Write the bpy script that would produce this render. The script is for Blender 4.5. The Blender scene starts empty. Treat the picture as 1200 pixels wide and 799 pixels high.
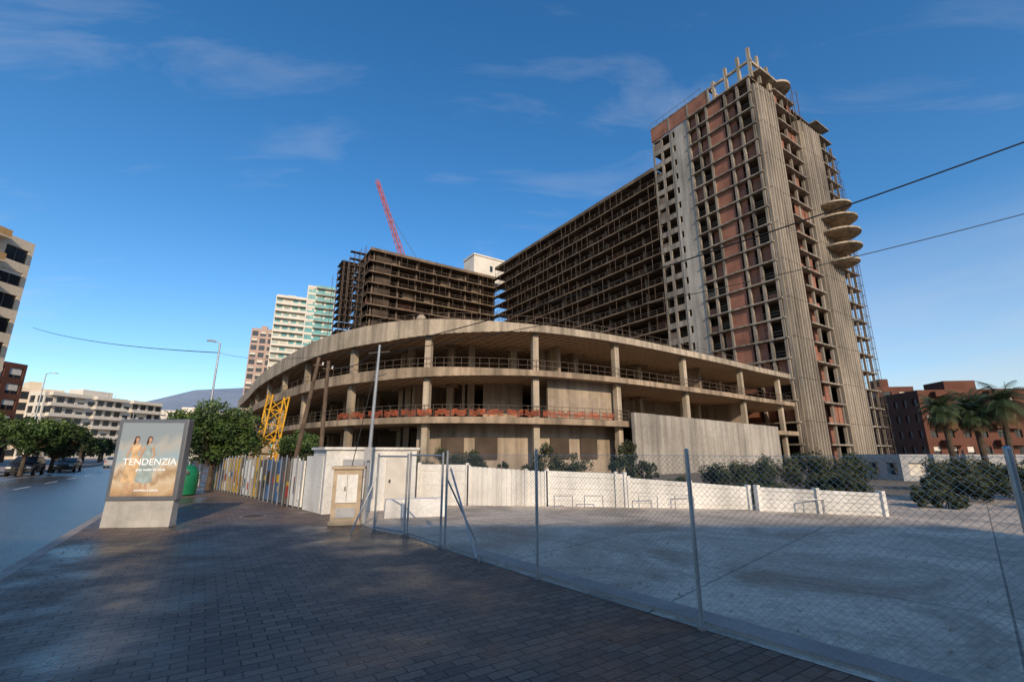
import bpy, math, random
from mathutils import Vector, Matrix, noise
R=random.Random(7)
scene=bpy.context.scene
D=(-.55,.8352); N=(.8352,.55)
def W(l,b,z=0): return (D[0]*l+N[0]*b, D[1]*l+N[1]*b, z)

# ---------------------------------------------------------------- materials
def new_mat(name):
    m=bpy.data.materials.new(name); m.use_nodes=True
    nt=m.node_tree; bs=nt.nodes['Principled BSDF']; return m,nt,bs
def mat(name,col,rough=.8,var=.25,scale=.6,bump=.0,bscale=8,streak=0,metal=0,spec=.3,col2=None,fine=0.12,emit=0):
    m,nt,bs=new_mat(name); n=nt.nodes; L=nt.links
    bs.inputs['Roughness'].default_value=rough; bs.inputs['Metallic'].default_value=metal
    bs.inputs['Specular IOR Level'].default_value=spec
    tc=n.new('ShaderNodeTexCoord')
    t1=n.new('ShaderNodeTexNoise'); t1.inputs['Scale'].default_value=scale; t1.inputs['Detail'].default_value=6
    L.new(tc.outputs['Object'],t1.inputs['Vector'])
    ramp=n.new('ShaderNodeValToRGB'); L.new(t1.outputs['Fac'],ramp.inputs['Fac'])
    a=[c*(1-var) for c in col]; b=list(col2) if col2 else [min(1,c*(1+var*.7)) for c in col]
    ramp.color_ramp.elements[0].position=.32; ramp.color_ramp.elements[1].position=.68
    ramp.color_ramp.elements[0].color=(*a,1); ramp.color_ramp.elements[1].color=(*b,1)
    out=ramp.outputs['Color']
    t2=n.new('ShaderNodeTexNoise'); t2.inputs['Scale'].default_value=scale*14; t2.inputs['Detail'].default_value=3
    L.new(tc.outputs['Object'],t2.inputs['Vector'])
    mr=n.new('ShaderNodeMapRange'); mr.inputs['To Min'].default_value=1-fine*2; mr.inputs['To Max'].default_value=1+fine*2
    L.new(t2.outputs['Fac'],mr.inputs['Value'])
    mx=n.new('ShaderNodeVectorMath'); mx.operation='SCALE'; L.new(out,mx.inputs[0]); L.new(mr.outputs[0],mx.inputs['Scale']); out=mx.outputs[0]
    if streak:
        mp=n.new('ShaderNodeMapping'); mp.inputs['Scale'].default_value=(1,1,.06)
        L.new(tc.outputs['Object'],mp.inputs['Vector'])
        t3=n.new('ShaderNodeTexNoise'); t3.inputs['Scale'].default_value=1.6; t3.inputs['Detail'].default_value=5
        L.new(mp.outputs[0],t3.inputs['Vector'])
        m2=n.new('ShaderNodeMapRange'); m2.inputs['From Min'].default_value=.35; m2.inputs['From Max'].default_value=.6
        m2.inputs['To Min'].default_value=1-streak; m2.inputs['To Max'].default_value=1
        L.new(t3.outputs['Fac'],m2.inputs['Value'])
        mx2=n.new('ShaderNodeVectorMath'); mx2.operation='SCALE'; L.new(out,mx2.inputs[0]); L.new(m2.outputs[0],mx2.inputs['Scale']); out=mx2.outputs[0]
    L.new(out,bs.inputs['Base Color'])
    if emit:
        L.new(out,bs.inputs['Emission Color']); bs.inputs['Emission Strength'].default_value=emit
    if bump:
        t4=n.new('ShaderNodeTexNoise'); t4.inputs['Scale'].default_value=bscale; t4.inputs['Detail'].default_value=4
        L.new(tc.outputs['Object'],t4.inputs['Vector'])
        bp=n.new('ShaderNodeBump'); bp.inputs['Strength'].default_value=bump; bp.inputs['Distance'].default_value=.05
        L.new(t4.outputs['Fac'],bp.inputs['Height']); L.new(bp.outputs[0],bs.inputs['Normal'])
    return m
M={}
M['conc']=mat('concrete_weathered',(.38,.285,.195),.9,.4,.25,.2,6,.5)
M['conc_l']=mat('concrete_light',(.47,.385,.285),.9,.28,.3,.2,6,.45)
M['conc_t']=mat('concrete_tower',(.33,.28,.225),.9,.3,.22,.0,6,.5)
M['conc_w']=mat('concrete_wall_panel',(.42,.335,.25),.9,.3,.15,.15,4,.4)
M['conc_g']=mat('concrete_grey_wall',(.43,.385,.325),.9,.22,.2,.15,4,.35)
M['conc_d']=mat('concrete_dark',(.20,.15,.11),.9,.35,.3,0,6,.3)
M['slabedge']=mat('slab_edge_brown',(.19,.135,.09),.9,.4,.4)
M['inner']=mat('interior_shade_tone',(.075,.055,.042),.95,.5,.35)  # near-black tone paints the shade inside the open floors
M['inner_b']=mat('interior_beige',(.32,.23,.155),.95,.45,.2,0,6,.3)
M['metal']=mat('galvanised_steel',(.42,.43,.44),.45,.15,2,metal=.7)
M['metal_d']=mat('dark_steel',(.10,.09,.085),.6,.3,2)
M['rust']=mat('rusty_scaffold',(.11,.08,.06),.8,.4,2)
M['white']=mat('white_paint_dirty',(.82,.79,.73),.7,.14,.9,.1,5,.26)
M['white_b']=mat('white_render',(.70,.64,.55),.8,.1,.2)
M['cream']=mat('cream_render',(.72,.60,.44),.8,.1,.2)
M['ochre']=mat('ochre_render',(.50,.30,.13),.8,.1,.2)
M['panel']=mat('corrugated_panel',(.37,.31,.24),.6,.28,.10,0,6,.4)
M['glass']=mat('window_glass_dark',(.03,.035,.04),.12,.5,.2,spec=.6)
M['black']=mat('black_plastic',(.012,.012,.012),.5,.2,2)
M['orange']=mat('orange_mesh',(.38,.085,.035),.8,.45,1.2)
M['brown']=mat('brown_brick_wall',(.13,.052,.034),.85,.2,.3)
M['teal']=mat('teal_glass',(.10,.34,.33),.2,.3,.3,spec=.6)
M['pink']=mat('pink_render',(.45,.33,.28),.8,.1,.3)
M['red']=mat('crane_red',(.45,.09,.05),.6,.2,1)
M['yellow']=mat('crane_yellow',(.70,.36,.02),.55,.2,2)
M['mustard']=mat('hoarding_mustard',(.55,.33,.03),.7,.3,2)
M['blue']=mat('hoarding_blue',(.06,.13,.28),.7,.3,2)
M['sign_red']=mat('hoarding_red',(.40,.05,.03),.7,.3,2)
M['green']=mat('recycling_green',(.01,.16,.07),.4,.15,2)
M['wood']=mat('old_timber',(.16,.11,.075),.9,.35,3,.4,20,.4)
M['bark']=mat('bark',(.09,.065,.045),.95,.4,4,.6,25)
M['leaf1']=mat('leaf_dark',(.030,.055,.014),.6,.4,2)
M['leaf2']=mat('leaf_mid',(.055,.100,.022),.6,.35,2)
M['leaf3']=mat('leaf_light',(.105,.150,.035),.6,.3,2)
M['olive1']=mat('shrub_dark',(.018,.028,.012),.7,.4,2)
M['olive2']=mat('shrub_mid',(.040,.052,.020),.7,.3,2)
M['olive3']=mat('shrub_light',(.080,.080,.032),.7,.3,2)
M['litter']=mat('dry_leaf',(.16,.10,.05),.8,.4,9)
M['frond1']=mat('palm_frond',(.05,.075,.03),.6,.3,2)
M['frond2']=mat('palm_frond_dry',(.16,.11,.05),.8,.3,2)
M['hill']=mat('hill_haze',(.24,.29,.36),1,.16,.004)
M['kerb']=mat('kerb_stone',(.33,.29,.26),.8,.2,1.5,.2,15)
M['paint']=mat('road_paint',(.62,.62,.60),.6,.25,3)
M['rubber']=mat('tyre',(.015,.015,.015),.8,.2,4)
M['stone']=mat('loose_stone',(.38,.32,.25),.9,.3,6)
M['frame']=mat('panel_frame_grey',(.20,.20,.21),.35,.1,2,metal=.5)
M['base']=mat('panel_base_grey',(.45,.42,.37),.7,.15,3,.2,14,.2)
M['cab']=mat('cabinet_concrete',(.50,.39,.27),.9,.2,3,.3,12,.2)
M['grey_r']=mat('grey_render',(.38,.38,.38),.8,.12,.5)
M['iron']=mat('cast_iron',(.06,.055,.05),.5,.3,20,.5,60)
M['print_w']=mat('printed_lettering',(.85,.85,.83),.4,.02,2,emit=.2)

def brick_mat(name,c1,c2,mort,w,h,wall=True):
    m,nt,bs=new_mat(name); n=nt.nodes; L=nt.links
    tc=n.new('ShaderNodeTexCoord')
    sx=n.new('ShaderNodeSeparateXYZ'); L.new(tc.outputs['Object'],sx.inputs[0])
    ad=n.new('ShaderNodeMath'); ad.operation='ADD'; L.new(sx.outputs[0],ad.inputs[0]); L.new(sx.outputs[1],ad.inputs[1])
    cb=n.new('ShaderNodeCombineXYZ'); L.new(ad.outputs[0],cb.inputs[0]); L.new(sx.outputs[2],cb.inputs[1])
    br=n.new('ShaderNodeTexBrick'); br.inputs['Color1'].default_value=(*c1,1); br.inputs['Color2'].default_value=(*c2,1); br.inputs['Mortar'].default_value=(*mort,1)
    br.inputs['Scale'].default_value=1; br.inputs['Brick Width'].default_value=w; br.inputs['Row Height'].default_value=h; br.inputs['Mortar Size'].default_value=.012
    L.new(cb.outputs[0],br.inputs['Vector'])
    t=n.new('ShaderNodeTexNoise'); t.inputs['Scale'].default_value=.35; t.inputs['Detail'].default_value=6; L.new(tc.outputs['Object'],t.inputs['Vector'])
    mr=n.new('ShaderNodeMapRange'); mr.inputs['From Min'].default_value=.3; mr.inputs['From Max'].default_value=.7; mr.inputs['To Min'].default_value=.55; mr.inputs['To Max'].default_value=1.15; L.new(t.outputs['Fac'],mr.inputs['Value'])
    s=n.new('ShaderNodeVectorMath'); s.operation='SCALE'; L.new(br.outputs['Color'],s.inputs[0]); L.new(mr.outputs[0],s.inputs['Scale'])
    L.new(s.outputs[0],bs.inputs['Base Color']); bs.inputs['Roughness'].default_value=.9
    return m
M['brick']=brick_mat('hollow_red_brick',(.36,.14,.085),(.30,.115,.07),(.27,.19,.14),.5,.25)
M['brick_d']=brick_mat('old_red_brick',(.20,.085,.055),(.17,.068,.045),(.17,.11,.085),.4,.2)

def rot_mapping(nt,ang):
    tc=nt.nodes.new('ShaderNodeTexCoord'); mp=nt.nodes.new('ShaderNodeMapping'); mp.inputs['Rotation'].default_value=(0,0,ang)
    nt.links.new(tc.outputs['Object'],mp.inputs['Vector']); return tc,mp
STREET=math.atan2(D[1],D[0])
# pavers
m,nt,bs=new_mat('wet_brick_pavers'); n=nt.nodes; L=nt.links
tc,mp=rot_mapping(nt,-STREET+math.radians(90))
br=n.new('ShaderNodeTexBrick'); br.inputs['Color1'].default_value=(.205,.142,.105,1); br.inputs['Color2'].default_value=(.115,.080,.064,1); br.inputs['Mortar'].default_value=(.035,.028,.025,1)
br.inputs['Scale'].default_value=1; br.inputs['Brick Width'].default_value=.26; br.inputs['Row Height'].default_value=.13; br.inputs['Mortar Size'].default_value=.008; br.inputs['Mortar Smooth'].default_value=.2
L.new(mp.outputs[0],br.inputs['Vector'])
t=n.new('ShaderNodeTexNoise'); t.inputs['Scale'].default_value=.45; t.inputs['Detail'].default_value=7; t.inputs['Roughness'].default_value=.6; L.new(tc.outputs['Object'],t.inputs['Vector'])
mr=n.new('ShaderNodeMapRange'); mr.inputs['From Min'].default_value=.3; mr.inputs['From Max'].default_value=.7; mr.inputs['To Min'].default_value=.55; mr.inputs['To Max'].default_value=1.35; L.new(t.outputs['Fac'],mr.inputs['Value'])
tg=n.new('ShaderNodeTexNoise'); tg.inputs['Scale'].default_value=22; tg.inputs['Detail'].default_value=4; L.new(tc.outputs['Object'],tg.inputs['Vector'])
mg=n.new('ShaderNodeMapRange'); mg.inputs['To Min'].default_value=.6; mg.inputs['To Max'].default_value=1.4; L.new(tg.outputs['Fac'],mg.inputs['Value'])
mm_=n.new('ShaderNodeMath'); mm_.operation='MULTIPLY'; L.new(mr.outputs[0],mm_.inputs[0]); L.new(mg.outputs[0],mm_.inputs[1])
s=n.new('ShaderNodeVectorMath'); s.operation='SCALE'; L.new(br.outputs['Color'],s.inputs[0]); L.new(mm_.outputs[0],s.inputs['Scale']); L.new(s.outputs[0],bs.inputs['Base Color'])
rr=n.new('ShaderNodeMapRange'); rr.inputs['From Min'].default_value=.38; rr.inputs['From Max'].default_value=.58; rr.inputs['To Min'].default_value=.26; rr.inputs['To Max'].default_value=.72; L.new(t.outputs['Fac'],rr.inputs['Value']); L.new(rr.outputs[0],bs.inputs['Roughness'])
bs.inputs['Specular IOR Level'].default_value=.4
t2=n.new('ShaderNodeTexNoise'); t2.inputs['Scale'].default_value=30; L.new(tc.outputs['Object'],t2.inputs['Vector'])
ma=n.new('ShaderNodeMath'); ma.operation='MULTIPLY_ADD'; ma.inputs[1].default_value=-.8; L.new(br.outputs['Fac'],ma.inputs[0]); L.new(t2.outputs['Fac'],ma.inputs[2])
bp=n.new('ShaderNodeBump'); bp.inputs['Strength'].default_value=.7; bp.inputs['Distance'].default_value=.01; L.new(ma.outputs[0],bp.inputs['Height']); L.new(bp.outputs[0],bs.inputs['Normal'])
M['paver']=m
# lot concrete
m,nt,bs=new_mat('forecourt_concrete'); n=nt.nodes; L=nt.links
tc,mp=rot_mapping(nt,-STREET+math.radians(78))
br=n.new('ShaderNodeTexBrick'); br.inputs['Color1'].default_value=(.54,.445,.345,1); br.inputs['Color2'].default_value=(.46,.385,.305,1); br.inputs['Mortar'].default_value=(.20,.17,.14,1)
br.inputs['Scale'].default_value=1; br.inputs['Brick Width'].default_value=4; br.inputs['Row Height'].default_value=3; br.inputs['Mortar Size'].default_value=.014; br.offset=0
L.new(mp.outputs[0],br.inputs['Vector'])
t=n.new('ShaderNodeTexNoise'); t.inputs['Scale'].default_value=.5; t.inputs['Detail'].default_value=10; t.inputs['Roughness'].default_value=.7; t.inputs['Distortion'].default_value=.9; L.new(tc.outputs['Object'],t.inputs['Vector'])
mr=n.new('ShaderNodeMapRange'); mr.inputs['From Min'].default_value=.34; mr.inputs['From Max'].default_value=.60; mr.inputs['To Min'].default_value=.45; mr.inputs['To Max'].default_value=1.2; L.new(t.outputs['Fac'],mr.inputs['Value'])
t3=n.new('ShaderNodeTexNoise'); t3.inputs['Scale'].default_value=9; t3.inputs['Detail'].default_value=8; t3.inputs['Roughness'].default_value=.75; L.new(tc.outputs['Object'],t3.inputs['Vector'])
mr3=n.new('ShaderNodeMapRange'); mr3.inputs['From Min'].default_value=.25; mr3.inputs['From Max'].default_value=.75; mr3.inputs['To Min'].default_value=.55; mr3.inputs['To Max'].default_value=1.45; L.new(t3.outputs['Fac'],mr3.inputs['Value'])
mu=n.new('ShaderNodeMath'); mu.operation='MULTIPLY'; L.new(mr.outputs[0],mu.inputs[0]); L.new(mr3.outputs[0],mu.inputs[1])
s=n.new('ShaderNodeVectorMath'); s.operation='SCALE'; L.new(br.outputs['Color'],s.inputs[0]); L.new(mu.outputs[0],s.inputs['Scale']); L.new(s.outputs[0],bs.inputs['Base Color'])
rr=n.new('ShaderNodeMapRange'); rr.inputs['From Min'].default_value=.35; rr.inputs['From Max'].default_value=.55; rr.inputs['To Min'].default_value=.5; rr.inputs['To Max'].default_value=.9; L.new(t.outputs['Fac'],rr.inputs['Value']); L.new(rr.outputs[0],bs.inputs['Roughness'])
bs.inputs['Specular IOR Level'].default_value=.25
bp=n.new('ShaderNodeBump'); bp.inputs['Strength'].default_value=.35; bp.inputs['Distance'].default_value=.02; L.new(t3.outputs['Fac'],bp.inputs['Height']); L.new(bp.outputs[0],bs.inputs['Normal'])
M['lot']=m
M['asphalt']=mat('wet_asphalt',(.075,.075,.078),.26,.4,.25,.22,60,0,spec=.5)
M['dirt']=mat('dry_ground',(.17,.14,.105),.95,.3,.2)
m,nt,bs=new_mat('waffle_slab'); n=nt.nodes; L=nt.links
tc,mp=rot_mapping(nt,-STREET)
br=n.new('ShaderNodeTexBrick'); br.inputs['Color1'].default_value=(.30,.20,.125,1); br.inputs['Color2'].default_value=(.37,.255,.16,1); br.inputs['Mortar'].default_value=(.58,.44,.31,1); br.offset=0
br.inputs['Scale'].default_value=1; br.inputs['Brick Width'].default_value=.85; br.inputs['Row Height'].default_value=.85; br.inputs['Mortar Size'].default_value=.09
L.new(mp.outputs[0],br.inputs['Vector']); L.new(br.outputs['Color'],bs.inputs['Base Color']); bs.inputs['Roughness'].default_value=.95
bp=n.new('ShaderNodeBump'); bp.inputs['Strength'].default_value=1; bp.inputs['Distance'].default_value=.2; L.new(br.outputs['Fac'],bp.inputs['Height']); bp.invert=True; L.new(bp.outputs[0],bs.inputs['Normal'])
M['waffle']=m
m,nt,bs=new_mat('poster_print'); n=nt.nodes; L=nt.links
tc=n.new('ShaderNodeTexCoord'); sx=n.new('ShaderNodeSeparateXYZ'); L.new(tc.outputs['Generated'],sx.inputs[0])
nz=n.new('ShaderNodeTexNoise'); nz.inputs['Scale'].default_value=2.5; nz.inputs['Distortion'].default_value=1.2; L.new(tc.outputs['Generated'],nz.inputs['Vector'])
ad=n.new('ShaderNodeMath'); ad.operation='MULTIPLY_ADD'; ad.inputs[1].default_value=.45; L.new(nz.outputs['Fac'],ad.inputs[0]); L.new(sx.outputs[2],ad.inputs[2])
rp=n.new('ShaderNodeValToRGB'); L.new(ad.outputs[0],rp.inputs['Fac']); e=rp.color_ramp.elements
e[0].position=.12; e[0].color=(.20,.13,.08,1); e[1].position=1.0; e[1].color=(.26,.30,.32,1)
for p,c in ((.3,(.50,.32,.17,1)),(.42,(.62,.49,.33,1)),(.5,(.38,.25,.14,1)),(.6,(.60,.50,.37,1)),(.72,(.30,.40,.44,1)),(.86,(.42,.40,.36,1))):
    k=e.new(p); k.color=c
L.new(rp.outputs['Color'],bs.inputs['Base Color']); bs.inputs['Roughness'].default_value=.25
L.new(rp.outputs['Color'],bs.inputs['Emission Color']); bs.inputs['Emission Strength'].default_value=.08
M['poster']=m
M['skin']=mat('printed_skin',(.50,.30,.19),.4,.1,3,emit=.1); M['dress']=mat('printed_dress',(.66,.44,.24),.4,.3,6,emit=.1); M['hair']=mat('printed_hair',(.08,.045,.025),.4,.1,3); M['dress2']=mat('printed_dress_teal',(.34,.40,.38),.4,.3,6,emit=.1)

# ---------------------------------------------------------------- mesh builder
class MB:
    def __init__(s,*mats): s.v=[];s.f=[];s.m=[];s.mats=list(mats)
    def mi(s,k):
        if k not in s.mats: s.mats.append(k)
        return s.mats.index(k)
    def face(s,pts,k):
        b=len(s.v); s.v+= [tuple(p) for p in pts]; s.f.append(tuple(range(b,b+len(pts)))); s.m.append(s.mi(k))
    def hexa(s,p,k,kb=None):
        b=len(s.v); s.v+=[tuple(q) for q in p]; i=s.mi(k)
        for q in ((0,3,2,1),(4,5,6,7),(0,1,5,4),(1,2,6,5),(2,3,7,6),(3,0,4,7)):
            s.f.append(tuple(b+j for j in q)); s.m.append(i)
        if kb: s.m[-6]=s.mi(kb)
    def box(s,fr,x0,x1,y0,y1,z0,z1,k,kb=None):
        s.hexa([fr(x0,y0,z0),fr(x1,y0,z0),fr(x1,y1,z0),fr(x0,y1,z0),fr(x0,y0,z1),fr(x1,y0,z1),fr(x1,y1,z1),fr(x0,y1,z1)],k,kb)
    def seg(s,p,q,t,z0,z1,k,z1b=None,z0b=None):
        dx,dy=q[0]-p[0],q[1]-p[1]; l=math.hypot(dx,dy) or 1; nx,ny=-dy/l*t/2,dx/l*t/2
        if z1b is None: z1b=z1
        if z0b is None: z0b=z0
        s.hexa([(p[0]-nx,p[1]-ny,z0),(q[0]-nx,q[1]-ny,z0b),(q[0]+nx,q[1]+ny,z0b),(p[0]+nx,p[1]+ny,z0),
                (p[0]-nx,p[1]-ny,z1),(q[0]-nx,q[1]-ny,z1b),(q[0]+nx,q[1]+ny,z1b),(p[0]+nx,p[1]+ny,z1)],k)
    def prism(s,poly,z0,z1,k,kb=None):
        n=len(poly); b=len(s.v)
        s.v+=[(p[0],p[1],z0) for p in poly]+[(p[0],p[1],z1) for p in poly]
        s.f.append(tuple(b+i for i in reversed(range(n)))); s.m.append(s.mi(kb or k))
        s.f.append(tuple(b+n+i for i in range(n))); s.m.append(s.mi(k))
        for i in range(n):
            j=(i+1)%n; s.f.append((b+i,b+j,b+n+j,b+n+i)); s.m.append(s.mi(k))
    def tube(s,p,q,r0,k,r1=None,n=8,cap=True):
        if r1 is None: r1=r0
        p=Vector(p);q=Vector(q);d=(q-p)
        if d.length<1e-6: return
        d.normalize(); u=d.orthogonal().normalized(); w=d.cross(u); b=len(s.v); i=s.mi(k)
        for c,r in ((p,r0),(q,r1)):
            for j in range(n):
                a=2*math.pi*j/n; s.v.append(tuple(c+u*math.cos(a)*r+w*math.sin(a)*r))
        for j in range(n):
            l=(j+1)%n; s.f.append((b+j,b+l,b+n+l,b+n+j)); s.m.append(i)
        if cap:
            s.f.append(tuple(b+j for j in reversed(range(n)))); s.m.append(i); s.f.append(tuple(b+n+j for j in range(n))); s.m.append(i)
    def build(s,name,parent=None,smooth=False,bevel=0):
        me=bpy.data.meshes.new(name); me.from_pydata(s.v,[],s.f)
        for k in s.mats: me.materials.append(M[k])
        me.polygons.foreach_set('material_index',s.m)
        if smooth: me.polygons.foreach_set('use_smooth',[True]*len(s.f))
        me.update(); o=bpy.data.objects.new(name,me); scene.collection.objects.link(o)
        if parent: o.parent=parent
        if bevel:
            bm=o.modifiers.new('bevel','BEVEL'); bm.width=bevel; bm.segments=2
        return o
def empty(name,loc=(0,0,0),rz=0):
    e=bpy.data.objects.new(name,None); scene.collection.objects.link(e); e.location=loc; e.rotation_euler=(0,0,rz); e.empty_display_size=.5; return e
ident=lambda x,y,z:(x,y,z)

# ---------------------------------------------------------------- ground, road, pavement
g=MB(); g.face([(-4000,-4000,-.13),(4000,-4000,-.13),(4000,4000,-.13),(-4000,4000,-.13)],'dirt'); g.build('ground')
g=MB(); g.face([W(-120,-14,-.12),W(-120,-2.4,-.12),W(600,-2.4,-.12),W(600,-14,-.12)],'asphalt'); g.build('road')
g=MB()
for l in range(-60,300,6): g.face([W(l,-8.3,-.114),W(l,-8.18,-.114),W(l+3,-8.18,-.114),W(l+3,-8.3,-.114)],'paint')
g.face([W(-60,-11.9,-.114),W(-60,-11.8,-.114),W(300,-11.8,-.114),W(300,-11.9,-.114)],'paint')
g.build('road_markings')
g=MB(); g.prism([W(-120,-2.2)[:2],W(-120,200)[:2],W(500,200)[:2],W(500,-2.2)[:2]],-.125,-.006,'dirt'); g.build('site_ground')
g=MB(); g.prism([W(-120,-40)[:2],W(-120,-14.2)[:2],W(500,-14.2)[:2],W(500,-40)[:2]],-.125,0,'kerb'); g.build('far_pavement')
g=MB()
for l in range(-40,150):
    g.box(lambda x,y,z:W(x,y,z),l+.006,l+.994,-2.4,-2.2,-.12,.006,'kerb')
    if l%2==0: g.box(lambda x,y,z:W(x,y,z),l+.006,l+1.994,-14.2,-14.0,-.12,.006,'kerb')
g.build('kerb')
FP=[(5.25,1.40),(3.62,3.42),(2.0,5.37),(.377,7.336),(-1.30,9.478)]
GP=[(-2.34,10.87),(-3.31,11.67)]
pv=[W(-30,-2.2)[:2],W(160,-2.2)[:2],W(160,2.2)[:2],(-16.4,25.7),(-7.3,16.35),(-5.2,14.4),(-3.4,11.85)]+[GP[0]]+FP[::-1]+[(9,-3.3),W(-30,16)[:2]]
g=MB(); g.face([(p[0],p[1],.0) for p in pv],'paver'); g.build('pavement')
lot=[(9,-3.3)]+[(p[0]+.0,p[1]) for p in FP]+GP+[(-3.4,11.85),(-5.2,14.4),(-3.6,17.4),(3.8,16.8),(7.9,16.1),(8.2,17.5),(30,26),(60,20),(60,-20),(20,-20)]
g=MB(); g.face([(p[0],p[1],.004) for p in lot],'lot'); g.build('concrete_forecourt')
g=MB()
for i in range(len(FP)-1):
    p,q=FP[i],FP[i+1]; dx,dy=q[0]-p[0],q[1]-p[1]; l=math.hypot(dx,dy)
    ox,oy=abs(dy/l*.3),abs(dx/l*.3)
    g.seg((p[0]+ox,p[1]+oy),(q[0]+ox,q[1]+oy),.34,0.0,.035,'kerb')
g.build('fence_footing_strip')
g=MB()
for i in range(170):
    t=R.random(); i0=R.randrange(len(FP)-1); p,q=FP[i0],FP[i0+1]; x=p[0]+(q[0]-p[0])*t+R.uniform(-.3,2.2)*(1 if R.random()<.6 else .3); y=p[1]+(q[1]-p[1])*t+R.uniform(-.3,1.6)
    if R.random()<.3: x+=R.uniform(0,8); y+=R.uniform(0,8)
    r=R.uniform(.006,.028); c=Vector((x,y,.006+r*.6)); pts=[]
    for a in range(6): pts.append(c+Vector((math.cos(a*1.047)*r*R.uniform(.7,1.2),math.sin(a*1.047)*r*R.uniform(.7,1.2),-r*.5)))
    top=c+Vector((0,0,r*.7))
    for a in range(6): g.face([pts[a],pts[(a+1)%6],top],'stone')
g.build('loose_stones')
g=MB()
for i in range(420):
    l=R.uniform(1,28)
    b=R.choice([R.uniform(-2.1,-1.5),R.uniform(-2.1,4),R.uniform(3.4,4.4)]) ; x,y,_=W(l,b); a=R.uniform(0,6.28); s_=R.uniform(.015,.035); z=.006
    g.face([(x+math.cos(a)*s_,y+math.sin(a)*s_,z),(x-math.sin(a)*s_*.5,y+math.cos(a)*s_*.5,z+.008),(x-math.cos(a)*s_,y-math.sin(a)*s_,z+.002),(x+math.sin(a)*s_*.5,y-math.cos(a)*s_*.5,z)],'litter')
g.build('fallen_leaves')
def disc(g,x,y,z,r,k,n=28): g.face([(x+math.cos(i*2*math.pi/n)*r,y+math.sin(i*2*math.pi/n)*r,z) for i in range(n)],k)
for (x,y,r,z) in ((-7.6,14.2,.3,0),):
    g=MB(); disc(g,x,y,z+.004,r+.05,'kerb'); disc(g,x,y,z+.008,r,'iron')
    for k in range(-3,4): g.box(lambda X,Y,Z:(x+X,y+Y,z+Z),-.2,.2,k*.07-.012,k*.07+.012,.0082,.013,'iron')
    g.build('manhole_cover')

# ---------------------------------------------------------------- main unfinished building
B=empty('unfinished_high_rise_building')
def P(a,n,z): return (29.5+.55*a+.8352*n, 83.1-.8352*a+.55*n, z)
FH=3.1
t=MB()
for f in range(1,22):
    z=f*FH
    t.box(P,0.15,21.0,.25,26.2,z-.28,z,'conc_d')
    t.box(P,8.4,21.1,-.45,.25,z-.26,z-.02,'conc_t')
    t.box(P,21.0,22.0,6.2,13.4,z-.26,z-.02,'conc_t')
    ex=27.3-(.9 if f>19 else 0)
    t.box(P,10,21.8,26.2,ex,z-.26,z-.02,'conc_t')
    t.box(P,21.0,22.3,21.2,ex+.3,z-.27,z-.03,'conc_t')
t.build('tower_slabs',B)
t=MB()
t.box(P,3,17.5,3.0,23,0,65,'inner')  # solid dark core added to block sky light through the floors
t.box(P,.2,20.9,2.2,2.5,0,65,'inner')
t.box(P,12.75,15.6,.05,.3,6,64.6,'brick')
t.box(P,15.6,16.2,1.2,1.4,6,64.6,'conc_d')
t.box(P,16.45,17.6,.4,.6,6,64.6,'brick')
t.box(P,19.9,20.1,6.2,9.6,0,64.6,'brick')
t.box(P,20.2,20.4,9.9,11.6,0,64.6,'brick')
t.box(P,19.5,19.8,11.6,13.4,0,64.6,'conc_d')
t.box(P,19.5,19.8,21.4,26,0,61,'brick_d')
t.build('tower_inner_walls',B)
t=MB()
for f in range(0,21):
    z=f*FH; z1=z+FH
    t.box(P,0,4.6,-.02,.22,z-.28 if f else 0,z+.55,'conc_t')
    t.box(P,0,4.6,-.021,.221,z1-.52,z1-.281,'conc_t')
    for (x0,x1) in ((0,.35),(1.95,2.45),(4.2,4.6)):
        t.box(P,x0,x1,-.018,.218,z+.55,z1-.52,'conc_t')
    t.box(P,4.602,8.4,-.10,.22,z-.28 if f else 0,z+.9,'conc_g')
    t.box(P,4.602,8.4,-.101,.221,z1-.9,z1-.281,'conc_g')
    t.box(P,4.602,4.9,-.098,.219,z+.9,z1-.9,'conc_g'); t.box(P,5.5,8.4,-.098,.219,z+.9,z1-.9,'conc_g')
    if R.random()<.4: t.box(P,.36,1.94,.0,.15,z+.55,z+R.uniform(1.2,2.5),'conc_d')
    if R.random()<.5: t.box(P,8.8,10.4,.3,.42,z,z+R.choice((1.1,2.82)),R.choice(('conc_t','brick','conc_d')))
    if R.random()<.4: t.box(P,10.8,12.4,.9,1.0,z,z+2.82,'brick')
t.build('tower_concrete_cladding',B)
t=MB()
for a in (8.6,10.6,12.6,16.3,18.6,20.7):
    t.box(P,a-.19,a+.19,-.25,.2,0,65,'conc_t')
for nn in (6.4,9.8,13.2): t.box(P,21.1,21.5,nn-.2,nn+.2,0,62+(13.2-nn),'conc_t')
for nn in (21.4,24,26.8): t.box(P,21.7,22.0,nn-.14,nn+.14,0,61,'conc_t')
for a in (11,14,17,20): t.box(P,a-.14,a+.14,26.7,27.0,0,61,'conc_t')
for f in range(2,21):
    z=f*FH
    for (a0,a1) in ((8.8,10.4),(10.8,12.4),(16.5,18.4),(18.8,20.5)):
        t.box(P,a0,a1,-.39,-.35,z+.95,z+1.0,'metal_d'); t.box(P,a0,a1,-.39,-.35,z+.5,z+.54,'metal_d')
        if R.random()<.22: t.box(P,a0,a1,.5,.6,z,z+R.choice((1.0,2.8)),'brick')
    for k in range(4):
        if R.random()<.35: t.box(P,21.2,21.3,6.7+1.7*k,8.1+1.7*k,z,z+R.choice((.9,2.8)),'brick')
for zz in range(2,60,2):
    t.box(P,22.4,22.45,24.5,28.2,zz,zz+.06,'rust'); t.box(P,12,22.4,28.15,28.2,zz,zz+.06,'rust')
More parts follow.
